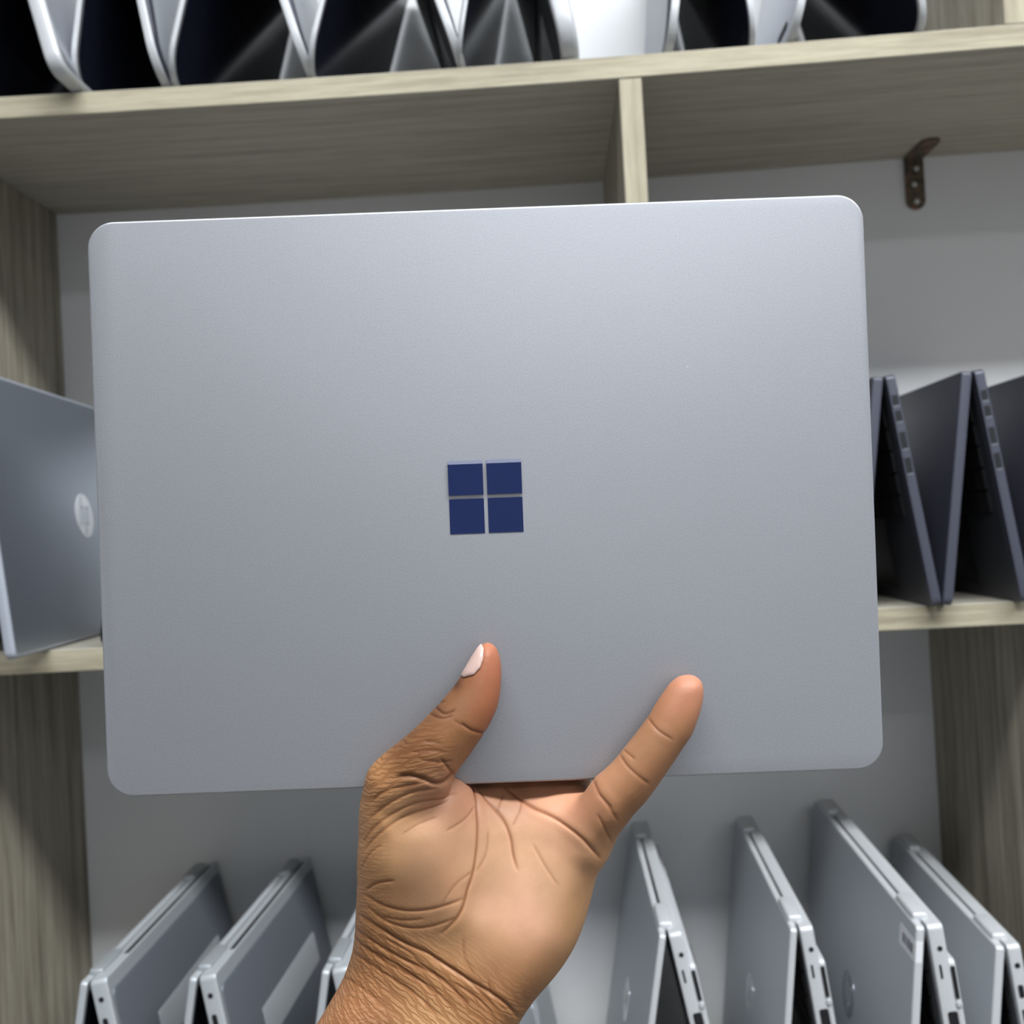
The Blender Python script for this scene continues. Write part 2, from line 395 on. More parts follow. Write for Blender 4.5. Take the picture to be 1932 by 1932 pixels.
    if ports == 'small':
        port(.0140, .0180, tb*.30, tb*.30+.0040, .0019, 'audio_jack'); port(.030, .0395, tb*.25, tb*.25+.0040, .0016)
        port(.048, .062, tb*.25, tb*.25+.005); 
    elif ports == 'tiered':
        port(.0155, .0190, tb*.40, tb*.40+.0034, .0016, 'audio_jack'); port(.028, .0375, tb*.32, tb*.32+.0016, .0006)
        port(.0300, .0520, tb+.0002, tb+.0030, .0008); port(.060, .073, tb*.35, tb*.35+.0066, .0016)
        bm = bmesh.new(); prism(bm, rrect(min(sb*tb, sb*(tb+.004)), max(sb*tb, sb*(tb+.004)), -.0575, -.0535, (.0015,)*4, 4), -.0009, .001, .0005, lambda a, b, n: (a, n, b), 0, 2)
        link('security_catch', finish(bm, 'security_catch'), edge_m, bo, .7)
    elif ports == 'dark':
        for (s0, s1) in ((.017, .0245), (.029, .037), (.0455, .058), (.0655, .077)):
            port(s0, s1, tb*.20, tb*.80, .0006)
            bm = bmesh.new(); add_box(bm, min(sb*tb*.18, sb*tb*.8), max(sb*tb*.18, sb*tb*.8), -.0004, .0004, -s1-.0018, -s1-.0004)
            link('port_rim', finish(bm, 'port_rim'), cover_m, bo)
    if hinges:
        for a0 in (.012, L-.052):
            bm = bmesh.new(); add_box(bm, -.0052, .0058, a0, a0+.040, H-.0050, H+.0030, bev=.0022, seg=3)
            link('hinge', finish(bm, 'hinge'), base_m, t, .7)
    return t

def wx(px, py, Y):                              # a point on the plane Y = const, from a measured image point
    v = CF+CR*(px-966)/F-CU*(py-966)/F; return (v*Y/v.y)
ZS_T, ZS_M, ZS_B = ZT+TH, ZM+TH, ZM-PITCHZ+TH   # upper faces of the boards

# --- row on the upper board:  (px inner foot left, px inner foot right)
def top_tent(pl, pr, pyl, pyr, Y, **kw):
    a = wx(pl, pyl, Y); b = wx(pr, pyr, Y); xm = (a.x+b.x)/2
    kw.setdefault('d', (b.x-a.x)/2)
    return tent(x=xm, y=Y, z=ZS_T+sag(xm)+.0002, **kw)
G1 = 'open laptops standing like tents on the upper board'
top_tent(-130, 90, 190, 165, .765, name='laptop', label='silver laptop in tent pose at the far left of the upper board', group=G1,
         L=.265, tb=.0125, tl=.005, r=.014, ports=None, bev=.0035)
WK = dict(group=G1, deck=deck_m, L=.245, r=.030, ports=None, tb=.0065, wedge=.010)
top_tent(139, 288, 175, 165, .785, name='laptop', label='second laptop from the left on the upper board, standing narrow like a tent', **WK)
top_tent(318, 570, 160, 150, .785, name='laptop', label='third laptop from the left on the upper board, wide tent with black screen', **WK)
top_tent(583, 860, 150, 130, .785, name='laptop', label='fourth laptop from the left on the upper board, its black screen mirroring a pale wedge', **WK)
top_tent(868, 1062, 130, 120, .785, name='laptop', label='laptop on the upper board just left of the bare white wall patch', group=G1,
         deck=deck_m, L=.245, r=.028, ports=None, tb=.0150, bev=.0045)
top_tent(1277, 1424, 100, 88, .79, name='laptop', label='laptop in a narrow tent just right of the bare white wall patch', lid=1, **WK)
top_tent(1513, 1748, 82, 64, .785, name='laptop', label='rightmost laptop on the upper board, beside the upright divider', group=G1,
         deck=deck_m, L=.245, r=.026, ports=None, tb=.0065, tl=.0060, lid=1, bev=.002)

# --- middle board: blue-grey laptop at left, dark ones at right
G2 = 'dark laptops standing like tents on the middle board'
for k, (ax, lab, yy) in enumerate([(.193, 'slate black laptop in tent pose half hidden behind the held laptop', .792),
                                (.2597, 'slate black tented laptop showing its ports right beside the held laptop', .785),
                                (.3262, 'slate black tented laptop in the middle of the dark row', .785),
                                (.3927, 'slate black tented laptop at the right edge of the view', .792)]):
    if k == 0: continue
    tent('laptop', lab, G2, ax, yy, ZS_M+.0002, S=.180, L=.246, d=.0250, lid=-1, tl=.0075, tb=.0075, r=.006,
         lid_m=navy, base_m=navy, edge=navy_edge, deck=deck_m, ports='dark', hinges=False, rz=-.02)
G3 = 'pale laptops standing like tents on the middle board'
# measured: lower front corner and lower rear corner of the big outer lid
tent('laptop', 'blue-grey laptop with round pale logo leaning over the middle board edge at left', G3,
     -.4262, .7345, ZS_M+.0002, .078, S=.2195, L=.300, d=.0222, lid=1, tl=.0078, tb=.010, r=.006,
     lid_m=blue_silver, base_m=silver, edge=blue_edge, hinges=False, ports=None, logo=(logo_pale, .505, .0200), logo_y=.177, bev=.0028)
P1 = wx(189, 1222, .80)
tent('laptop', 'laptop with one black leg edge peeping out left of the held laptop', G3,
     P1.x+.054, .795, ZS_M+.0002, 0, S=.195, L=.222, d=.046, lid=1, tl=.005, tb=.008, r=.014,
     lid_m=silver_grey, base_m=navy, edge=rubber, ports=None)

# --- lower board: ridge front points measured in the photograph
G4 = 'grey laptops standing like tents on the lower board'
def low_tent(px, py, zr, Y, lab, **kw):
    P = wx(px, py, Y); S = kw.pop('S', None); d = kw.get('d', .040)
    H = zr-ZS_B; S = math.hypot(H, d)
    kw.setdefault('lower_bezel', False)
    return tent('laptop', lab, G4, P.x, Y, ZS_B+.0002, S=S, **kw)
CV = cover_m
low_tent(167, 1856, -.3215, .757, 'leftmost grey laptop on the lower board, dark underside with a pale label turned up', L=.272, rz=math.radians(1.0),
         d=.036, edge=dull_edge, lid_m=silver_dull, base_m=silver_dull, tl=.0055, tb=.0125, cover=CV, label_plate=True, slot=True, r=.01)
low_tent(373, 1847, -.3215, .757, 'second grey laptop from the left on the lower board, pale label strip on its underside', L=.272, rz=math.radians(-1.6),
         d=.036, edge=dull_edge, lid_m=silver_dull, base_m=silver_dull, tl=.0055, tb=.0125, cover=CV, label_plate=True, slot=True, r=.01)
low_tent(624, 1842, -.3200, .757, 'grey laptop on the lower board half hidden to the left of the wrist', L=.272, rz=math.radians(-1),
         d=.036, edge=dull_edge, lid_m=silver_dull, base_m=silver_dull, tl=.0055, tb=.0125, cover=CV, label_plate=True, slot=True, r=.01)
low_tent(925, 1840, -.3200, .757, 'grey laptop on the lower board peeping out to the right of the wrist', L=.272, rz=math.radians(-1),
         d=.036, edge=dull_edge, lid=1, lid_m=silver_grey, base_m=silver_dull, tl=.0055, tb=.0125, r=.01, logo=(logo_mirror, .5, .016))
low_tent(1260, 1777, -.2985, .745, 'grey laptop with shiny logo on the lower board, nearest right of the hand', L=.280, rz=math.radians(-.4),
         d=.041, lid_m=silver_grey, base_m=edge_m, tl=.0048, tb=.0095, tier=True, ports='tiered', r=.01, logo=(logo_mirror, .5, .0175))
low_tent(1507, 1761, -.2960, .741, 'grey laptop on the lower board, between the two nearest the hand and the stickered one', L=.280, rz=math.radians(-2.3),
         d=.027, lid_m=silver_grey, base_m=edge_m, tl=.0048, tb=.0095, tier=True, ports='tiered', r=.01, logo=(logo_mirror, .5, .0175))
low_tent(1747, 1750, -.2835, .705, 'tallest grey laptop on the lower board, barcode sticker wrapped on its lid corner', L=.318, rz=math.radians(-2.3),
         d=.026, lid_m=silver_grey, base_m=edge_m, tl=.0055, tb=.0105, tier=True, ports='tiered', r=.01, logo=(logo_mirror, .5, .0185), sticker=True)
low_tent(1898, 1789, -.3225, .760, 'rightmost grey laptop on the lower board, against the side board', L=.268, rz=math.radians(-3.0),
         d=.023, lid_m=silver_grey, base_m=edge_m, tl=.006, tb=.0095, ports='small', r=.01)

# ------------------------------------------------------------------ the held laptop
D0 = .366
def at(px, py, dep): return CAM+(CF+CR*(px-966)/F-CU*(py-966)/F)*dep
al = .0373
HX = math.cos(al)*CR+math.sin(al)*CU; HY = -math.sin(al)*CR+math.cos(al)*CU
c0 = at(915.7, 935.3, D0)
held = bpy.data.objects.new('laptop', None); COL.objects.link(held); held.empty_display_size = .02
ZN = -CF
held.matrix_world = Matrix(((HX.x, HY.x, ZN.x, c0.x), (HX.y, HY.y, ZN.y, c0.y), (HX.z, HY.z, ZN.z, c0.z), (0, 0, 0, 1)))
tag(held, 'closed silver laptop held up in the hand, dark blue four-square logo on lid', 'laptop')
W2, H2 = .2782/2, .2061/2
out = rrect(-W2, W2, -H2, H2, (.0095,)*4, 12)
bm = bmesh.new(); prism(bm, out, -.0052, 0, .0009, ID, 0, 4, .0003)
lid = link('lid', finish(bm, 'lid'), plat, held, .5)
bm = bmesh.new(); prism(bm, rrect(-W2+.0004, W2-.0004, -H2+.0004, H2-.0004, (.0092,)*4, 12), -.0150, -.0056, .0022, ID, 0, 4, .0022)
base = link('base', finish(bm, 'base'), plat, held, .6)
bm = bmesh.new(); prism(bm, rrect(-W2+.002, W2-.002, -H2+.002, H2-.002, (.009,)*4, 8), -.0058, -.0050, .0001, ID, 0, 1)
link('screen_gasket', finish(bm, 'screen_gasket'), rubber, lid)
for (x, y) in ((-.115, .085), (.115, .085), (-.115, -.085), (.115, -.085)):
    bm = bmesh.new(); prism(bm, [(x+.005*math.cos(k*math.pi/12), y+.005*math.sin(k*math.pi/12)) for k in range(24)], -.0157, -.0148, .0003, ID, 0, 2)
    link('rubber_foot', finish(bm, 'rubber_foot'), rubber, base)
for (a, b) in ((-.06, .0052), (-.045, .004)):
    bm = bmesh.new(); add_box(bm, -W2-.0001, -W2+.004, a*-1, a*-1+.009, -.0115, -.0085)
    link('port', finish(bm, 'port'), port_m, base)
bm = bmesh.new()
LS, LG = .01245, .00068
for (sx, sy) in ((-1, 1), (1, 1), (-1, -1), (1, -1)):
    bm = bmesh.new()
    a0, a1 = (LG, LG+LS) if sx > 0 else (-LG-LS, -LG)
    b0, b1 = (LG, LG+LS) if sy > 0 else (-LG-LS, -LG)
    dn = .00075 if sy > 0 else .0002
    if sy > 0:      # upper squares' top rim tilted to the lamp, shaped to make a highlight
        K = 8; vs = []
        prof = [(b0, dn), (b1-.0014, dn)]+[(b1-.0014+.0013*(k/K), dn-.00072*(k/K)) for k in range(1, K+1)]
        prof = [(b0, -.0002)]+prof+[(b1, -.0004)]
        va = [bm.verts.new((a0, b, n)) for b, n in prof]; vb = [bm.verts.new((a1, b, n)) for b, n in prof]
        for i in range(len(prof)-1): bm.faces.new((va[i], vb[i], vb[i+1], va[i+1]))
        bm.faces.new(va); bm.faces.new(vb[::-1]); bm.faces.new((va[0], va[-1], vb[-1], vb[0]))
    else:
        prism(bm, rrect(a0, a1, b0, b1, (.0001,)*4, 1), -.0002, dn, .00004, ID, 0, 1)
    o = link('logo_tile', finish(bm, 'logo_tile'), tile_m, lid, .5); o.location = (.0001, -.0002, 0)

# ------------------------------------------------------------------ the hand
# built as one closed surface from a smooth distance field; millimetres, x right, y up, z away from the lens
def H2M(cx, cy, z=0.):
    px = 560+cx*.42443; py = 1160+cy*.42443
    return ((px-966)/F*(366+z), -(py-966)/F*(366+z))
def spline(P, n=6):
    P = np.array(P, float); m = len(P); o = []
    for i in range(m):
        a, b, c, d = P[i-1], P[i], P[(i+1) % m], P[(i+2) % m]
        for k in range(n):
            t = k/n
            o.append(.5*((2*b)+(-a+c)*t+(2*a-5*b+4*c-d)*t*t+(-a+3*b-3*c+d)*t**3))
    return np.array(o)
def sdf_poly(P, X, Y):
    d = np.full(X.shape, 1e9); ins = np.zeros(X.shape, bool); n = len(P)
    for i in range(n):
        ax, ay = P[i]; bx, by = P[(i+1) % n]; ex, ey = bx-ax, by-ay
        t = np.clip(((X-ax)*ex+(Y-ay)*ey)/max(ex*ex+ey*ey, 1e-9), 0, 1)
        d = np.minimum(d, (X-ax-t*ex)**2+(Y-ay-t*ey)**2)
        c = ((ay > Y) != (by > Y)); 
        if ey != 0: ins ^= c & (X < (bx-ax)*(Y-ay)/ey+ax)
    d = np.sqrt(d); return np.where(ins, -d, d)
def field(ctrl, X, Y, sig):
    num = None; den = 0
    for c in ctrl:
        x, y = H2M(c[0], c[1]); wgt = np.exp(-((X-x)**2+(Y-y)**2)/(2*sig*sig))+1e-9/(1+(X-x)**2+(Y-y)**2)
        v = np.array(c[2:], float)
        num = (wgt[..., None]*v) if num is None else num+wgt[..., None]*v; den = den+wgt
    return num/den[..., None]
THUMB = [(852, 124), (885, 145), (903, 190), (909, 240), (908, 300), (902, 360), (888, 420), (860, 480), (830, 530), (790, 590), (750, 645), (705, 700),
         (655, 790), (610, 900), (550, 980), (480, 1030), (400, 1040), (310, 960), (290, 880), (296, 800), (303, 740), (318, 690), (350, 650), (405, 602), (480, 543),
         (540, 490), (592, 436), (645, 380), (688, 330), (722, 282), (748, 235), (782, 180), (818, 135)]
THUMB_C = [(860, 170, -6.5, 6.5), (840, 300, -8.5, 8.5), (800, 420, -10, 9.8), (700, 520, -11, 10.5), (600, 620, -11, 11.5), (480, 720, -8, 12.5), (500, 850, -3, 14), (500, 980, 1, 15)]
PINKY = [(1735, 266), (1772, 272), (1800, 300), (1807, 345), (1800, 400), (1782, 460), (1755, 530), (1715, 590), (1665, 665), (1605, 752), (1550, 825), (1495, 885), (1440, 955),
         (1395, 1030), (1340, 1110), (1240, 1120), (1160, 1040), (1180, 920), (1260, 830), (1318, 738), (1360, 698), (1408, 652), (1455, 594), (1510, 525), (1562, 455), (1592, 402), (1625, 352), (1660, 305), (1695, 277)]
PINKY_C = [(1745, 320, -6.2, 6.2), (1690, 440, -7.6, 7.6), (1600, 570, -8.4, 8.4), (1500, 700, -8.0, 9.2), (1400, 830, -6, 10.5), (1300, 960, -1, 12), (1230, 1040, 3, 12.5)]
PALM = [(330, 760), (420, 755), (500, 768), (590, 758), (650, 738), (700, 726), (742, 742), (775, 765), (800, 775), (860, 772), (1000, 766), (1140, 762), (1260, 762), (1340, 800), (1400, 880), (1405, 960), (1385, 1045), (1350, 1105),
        (1325, 1180), (1302, 1265), (1270, 1360), (1232, 1450), (1180, 1540), (1120, 1620), (1058, 1695), (1010, 1765), (972, 1830), (900, 1950), (770, 2160), (620, 2480), (480, 2850), (360, 3250),
        (120, 3330), (-300, 3330), (-560, 3250), (-500, 2900), (-390, 2550), (-220, 2250), (-60, 2040), (30, 1910), (92, 1815), (172, 1680), (216, 1590), (248, 1490),
        (260, 1400), (266, 1300), (272, 1200), (272, 1100), (278, 1000), (288, 900), (302, 810)]
PALM_C = [(420, 850, -2, 15), (560, 860, -3, 16), (690, 780, -2, 11), (700, 860, -2, 14.5), (820, 830, 10, 13), (900, 800, 13.5, 13), (1000, 800, 14, 13), (1100, 800, 13, 13), (1230, 800, 11, 12.5), (1330, 860, 7, 12),
          (480, 1000, -3, 17), (620, 1050, -2, 17), (760, 1030, 5, 14), (880, 1000, 10, 13.5), (1000, 980, 10, 13.5), (1150, 950, 7, 13.5), (1300, 1000, 2, 14), (1320, 1080, 0, 14),
          (420, 1200, 1, 16), (560, 1220, 0, 17), (700, 1230, 2, 15.5), (860, 1200, 7, 14), (1000, 1180, 5, 14.5), (1150, 1180, 3, 15), (1280, 1180, 5, 12.5),
          (400, 1380, 3, 16), (560, 1400, 3, 16.5), (740, 1400, 4, 15), (900, 1400, 2, 15.5), (1050, 1400, 0, 16), (1200, 1380, 3, 13.5),
          (350, 1560, 5, 16.5), (520, 1600, 4, 16.5), (700, 1600, 4, 16.5), (880, 1600, 1, 16.5), (1040, 1580, 0, 15.5),
          (250, 1780, 2, 19), (500, 1800, 1, 19.5), (750, 1800, 1, 18.5), (930, 1780, 0, 17), (100, 2100, -7, 22), (500, 2150, -8, 22), (700, 2100, -7, 20),
          (-100, 2600, -22, 26), (300, 2650, -22, 26), (-200, 3100, -38, 29), (150, 3150, -38, 29)]
hs = 0.8
gx = np.arange(-118, 72, hs); gy = np.arange(-262, -42, hs); gz = np.arange(-72, 44, hs)
GX, GY = np.meshgrid(gx, gy, indexing='ij')
def solid(poly, ctrl, sig, wmax, wk=1.0):
    zz = field(ctrl, GX, GY, sig); zc, h = zz[..., 0], zz[..., 1]
    if poly is PALM:                              # the forearm swells evenly below the wrist
        cyv = (-GY/366*F+966-1160)/.42443; m = np.clip((cyv-1700)/260, 0, 1); m = m*m*(3-2*m)
        tt_ = np.clip((cyv-1700)/1600, 0, 1)
        zc = zc*(1-m)+m*(3-30*tt_-18*tt_**2); h = h*(1-m)+m*(18.5+13*tt_-2.5*tt_**2)
    # outline measured in the picture plane, each point at its own depth
    P = np.array([H2M(a, b, float(field(ctrl, np.array([H2M(a, b)[0]]), np.array([H2M(a, b)[1]]), sig)[0, 0])) for a, b in poly])
    D = -sdf_poly(spline(P), GX, GY)
    wv = np.minimum(h*wk, wmax)
    A = np.maximum(0, 1-D/wv)
    B = (gz[None, None, :]-zc[..., None])/h[..., None]
    return (np.sqrt((A**2)[..., None]+B**2)-1)*np.minimum(wv, h)[..., None], D, zc
def smin(a, b, k):
    h = np.maximum(k-np.abs(a-b), 0)/k; return np.minimum(a, b)-h*h*k*.25
fp, DP, ZCP = solid(PALM, PALM_C, 8.5, 15, 1.0)
ft, DT, _z = solid(THUMB, THUMB_C, 7.0, 12, 1.0)
fk, DK, _z = solid(PINKY, PINKY_C, 6.5, 10, 1.0)
FLD = smin(smin(fp, ft, 3.5), fk, 3.5)
del fp, ft, fk
GZ = gz[None, None, :]
def cone(p0, p1, r0, r1):
    global FLD
    p0 = np.array(p0, float); p1 = np.array(p1, float); e = p1-p0; L2 = e@e
    X = GX[..., None]; Y = GY[..., None]
    t = np.clip(((X-p0[0])*e[0]+(Y-p0[1])*e[1]+(GZ-p0[2])*e[2])/L2, 0, 1)
    d = np.sqrt((X-p0[0]-t*e[0])**2+(Y-p0[1]-t*e[1])**2+(GZ-p0[2]-t*e[2])**2)-(r0+(r1-r0)*t)
    FLD = smin(FLD, d, 4.0)
# three fingers folded up flat against the laptop's far side
for (cx, dx, ln, rr0) in ((880, -6, 1.0, 8.8), (1040, 0, 1.08, 9.0), (1190, 6, 1.0, 8.4)):
    x0, y0 = H2M(cx, 900)
    q = [(x0, y0, 15), (x0+dx*.3, y0+13, 25.6), (x0+dx, y0+13+30*ln, 26.6), (x0+dx*1.5, y0+13+50*ln, 25.6), (x0+dx*1.8, y0+13+66*ln, 24.6)]
    rad = [rr0+1.5, rr0+.6, rr0, rr0-.4, rr0-1.3]
    for i in range(4): cone(q[i], q[i+1], rad[i], rad[i+1])
# keep clear of the laptop body (its lower edge rests in the web of the palm)
_ca, _sa = math.cos(al), math.sin(al)
ccx, ccy = (915.7-966)/F*366, -(935.3-966)/F*366
U = (GX-ccx)*_ca+(GY-ccy)*_sa; V = -(GX-ccx)*_sa+(GY-ccy)*_ca
qx = np.abs(U)-139.1; qy = np.abs(V)-103.05
qz = np.abs(GZ-7.9)-7.75
box = np.maximum(np.maximum(qx, qy)[..., None], qz)
FLD = np.maximum(FLD, -box)
# ---- surface nets
def surface_nets(Fd, org, h):
    s = Fd < 0
    nx, ny, nz = Fd.shape
    c = np.zeros((nx-1, ny-1, nz-1), np.uint8)
    for i in (0, 1):
        for j in (0, 1):
            for k in (0, 1): c += s[i:nx-1+i, j:ny-1+j, k:nz-1+k]
    act = (c > 0) & (c < 8); idx = -np.ones(act.shape, np.int64); I = np.argwhere(act); idx[act] = np.arange(len(I))
    acc = np.zeros((len(I), 3)); cnt = np.zeros(len(I))
    cor = [(i, j, k) for i in (0, 1) for j in (0, 1) for k in (0, 1)]
    for a in cor:
        for ax in range(3):
            if a[ax]: continue
            b = list(a); b[ax] = 1
            va = Fd[I[:, 0]+a[0], I[:, 1]+a[1], I[:, 2]+a[2]]; vb = Fd[I[:, 0]+b[0], I[:, 1]+b[1], I[:, 2]+b[2]]
            m = (va < 0) != (vb < 0); t = np.where(m, va/np.where(m, va-vb, 1), 0)
            p = np.array(a, float)[None]+np.eye(3)[ax][None]*t[:, None]
            acc += p*m[:, None]; cnt += m
    V = (I+acc/cnt[:, None])*h+np.array(org)
    Q = []
    for ax in range(3):
        o1, o2 = [(1, 2), (2, 0), (0, 1)][ax]
        sl = [slice(None)]*3; sl2 = [slice(None)]*3; sl[ax] = slice(0, -1); sl2[ax] = slice(1, None)
        e = s[tuple(sl)] != s[tuple(sl2)]; E = np.argwhere(e)
        E = E[(E[:, o1] > 0) & (E[:, o2] > 0) & (E[:, o1] < Fd.shape[o1]-1) & (E[:, o2] < Fd.shape[o2]-1)]
        d1 = np.zeros(3, int); d1[o1] = 1; d2 = np.zeros(3, int); d2[o2] = 1
        g = lambda M: idx[M[:, 0], M[:, 1], M[:, 2]]
        q = np.stack([g(E), g(E-d1), g(E-d1-d2), g(E-d2)], 1)
        flip = ~s[E[:, 0], E[:, 1], E[:, 2]]
        q[flip] = q[flip][:, ::-1]; Q.append(q)
    return V, np.concatenate(Q)
HV, HQ = surface_nets(FLD, (gx[0], gy[0], gz[0]), hs)
del FLD, box, GZ
# relax the net a little
E_ = np.concatenate([HQ[:, [0, 1]], HQ[:, [1, 2]], HQ[:, [2, 3]], HQ[:, [3, 0]]])
for it in range(8):
    lam = .5 if it % 2 == 0 else -.47
    a = np.zeros_like(HV); n = np.zeros(len(HV))
    for k in range(3):
        a[:, k] = np.bincount(E_[:, 0], HV[E_[:, 1], k], len(HV))+np.bincount(E_[:, 1], HV[E_[:, 0], k], len(HV))
    n = np.bincount(E_[:, 0], minlength=len(HV))+np.bincount(E_[:, 1], minlength=len(HV))
    HV = HV+lam*(a/n[:, None]-HV)
me = bpy.data.meshes.new('person_t'); me.from_pydata(HV.tolist(), [], HQ.tolist()); me.update()
tmp = bpy.data.objects.new('t', me); COL.objects.link(tmp)
sb = tmp.modifiers.new('s', 'SUBSURF'); sb.levels = 1; sb.render_levels = 1
dg = bpy.context.evaluated_depsgraph_get(); me2 = bpy.data.meshes.new_from_object(tmp.evaluated_get(dg)); me2.name = 'person'
bpy.data.objects.remove(tmp, do_unlink=True); bpy.data.meshes.remove(me)
nv = len(me2.vertices); co = np.empty(nv*3); me2.vertices.foreach_get('co', co); co = co.reshape(-1, 3)
no = np.empty(nv*3); me2.vertices.foreach_get('normal', no); no = no.reshape(-1, 3)
# ---- skin folds of the palm, thumb, finger and wrist (points on the skin, depth of fold mm, half width mm)
FOLDS = [([(742, 752), (775, 768), (792, 820), (799, 880), (803, 950), (797, 1050), (782, 1150), (757, 1230), (738, 1300), (703, 1360), (645, 1420)], .95, .9),
 ([(800, 780), (850, 830), (895, 880), (930, 935), (952, 1000), (962, 1070), (978, 1130)], .7, .8),
 ([(925, 765), (975, 808), (1045, 858), (1125, 897), (1205, 942), (1275, 1000), (1345, 1080)], .9, .9),
 ([(960, 940), (985, 880), (1000, 820)], .3, .7), ([(890, 880), (915, 800)], .3, .6),
 ([(1320, 735), (1345, 795), (1385, 850), (1425, 915)], .38, .8), ([(1340, 890), (1370, 950), (1400, 1010)], .4, .8), ([(1345, 800), (1400, 860)], .3, .8),
 ([(1437, 622), (1470, 672), (1520, 718), (1565, 752)], .38, .8), ([(1455, 602), (1500, 640)], .3, .7), ([(1562, 460), (1605, 512), (1670, 555)], .38, .7),
 ([(732, 482), (775, 512), (838, 528)], .6, .7), ([(745, 500), (700, 470)], .2, .6),
 ([(692, 700), (655, 735), (615, 746), (560, 728), (500, 715), (440, 722)], 1.3, 1.1), ([(640, 640), (680, 690), (700, 712)], .5, .8),
 ([(620, 765), (520, 785), (440, 820), (380, 860), (330, 900)], .5, .9), ([(560, 745), (460, 765), (380, 790), (335, 830)], .4, .8),
 ([(660, 830), (600, 850), (500, 885), (420, 930), (350, 990), (310, 1040)], .42, .8), ([(700, 800), (600, 815), (500, 845), (400, 900), (330, 960)], .4, .7), ([(780, 860), (740, 910), (660, 960)], .3, .7), ([(620, 900), (540, 930), (470, 975)], .22, .6), ([(300, 1010), (340, 950)], .3, .6), ([(290, 1130), (330, 1060), (380, 1020)], .25, .6), ([(690, 650), (620, 655), (540, 640)], .35, .8),
 ([(660, 610), (580, 600), (510, 610)], .3, .8), ([(640, 570), (570, 560)], .3, .7), ([(610, 405), (655, 440), (700, 425)], .5, .7), ([(590, 440), (640, 460), (690, 450)], .4, .7), ([(620, 395), (660, 385)], .35, .6),
 ([(312, 1222), (360, 1190), (430, 1175)], .5, .7), ([(300, 1240), (390, 1290), (500, 1312), (620, 1300), (740, 1262)], .5, .8), ([(320, 1300), (400, 1360), (500, 1390), (600, 1385), (700, 1350)], .45, .8),
 ([(640, 1290), (700, 1200), (780, 1140)], .2, .8), ([(380, 1340), (470, 1355), (560, 1350)], .3, .7),
 ([(283, 1335), (380, 1398), (480, 1458), (580, 1508), (680, 1572), (760, 1622), (840, 1668), (920, 1722), (985, 1790)], 1.0, 1.0),
 ([(262, 1400), (360, 1465), (470, 1530), (590, 1590), (690, 1660), (760, 1730)], .6, .8), ([(258, 1440), (360, 1520), (480, 1590), (600, 1660), (700, 1760)], .45, .8),
 ([(380, 1430), (500, 1500), (560, 1560), (680, 1640)], .4, .7), ([(250, 1500), (380, 1590), (520, 1680), (640, 1790)], .4, .8), ([(300, 1480), (420, 1540), (540, 1620), (620, 1700)], .4, .6), ([(700, 1640), (800, 1700), (880, 1790)], .4, .6), ([(600, 1530), (720, 1590), (800, 1660), (900, 1760)], .4, .8),
 ([(850, 1630), (870, 1690), (930, 1760)], .35, .8), ([(740, 1440), (745, 1520), (790, 1600)], .2, .9), ([(210, 1610), (320, 1680), (450, 1790)], .35, .8),
 ([(1050, 1020), (1100, 1110), (1160, 1200)], .18, .8), ([(850, 960), (840, 1060), (800, 1140)], .25, .9)]
fr = (no[:, 2] < .25) & (co[:, 1] > -200)
fi = np.where(fr)[0]; X = co[fi, 0]; Y = co[fi, 1]
disp = np.zeros(len(fi)); crs = np.zeros(len(fi))
# bring every vertex back to picture position so folds drawn on the skin land on it
sx = co[fi, 0]/(366+co[fi, 2]); sy = co[fi, 1]/(366+co[fi, 2])
CXv = (sx*F+966-560)/.42443; CYv = (-sy*F+966-1160)/.42443
def pl_dist(pts):
    P = spline([pts[0]]+list(pts)+[pts[-1]], 5)[5:-10]; P = np.vstack([P, pts[-1]])
    d = np.full(len(CXv), 1e9); s = np.zeros(len(CXv)); n = len(P)
    for i in range(n-1):
        ax, ay = P[i]; ex, ey = P[i+1]-P[i]
        t = np.clip(((CXv-ax)*ex+(CYv-ay)*ey)/max(ex*ex+ey*ey, 1e-9), 0, 1)
        dd = (CXv-ax-t*ex)**2+(CYv-ay-t*ey)**2; m = dd < d; d[m] = dd[m]; s[m] = (i+t[m])/(n-1)
    return np.sqrt(d)*.0805, s
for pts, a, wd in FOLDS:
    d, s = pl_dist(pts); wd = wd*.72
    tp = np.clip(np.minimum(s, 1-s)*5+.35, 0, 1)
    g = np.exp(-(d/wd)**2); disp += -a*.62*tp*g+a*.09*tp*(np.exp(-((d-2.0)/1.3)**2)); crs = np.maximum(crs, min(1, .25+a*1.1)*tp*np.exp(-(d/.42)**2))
# soft swellings of the palm
for (cx, cy, r_, a) in ((560, 1120, 16, 1.4), (1100, 1400, 14, 1.2), (1180, 860, 9, 1.6), (700, 820, 7, 1.6), (860, 1250, 9, -.9), (640, 1480, 8, -1.0)):
    disp += a*np.exp(-((CXv-cx)**2+(CYv-cy)**2)*.0805**2/(r_*r_)/1.2)
co[fi] += no[fi]*disp[:, None]
me2.vertices.foreach_set('co', (co*.001).ravel())
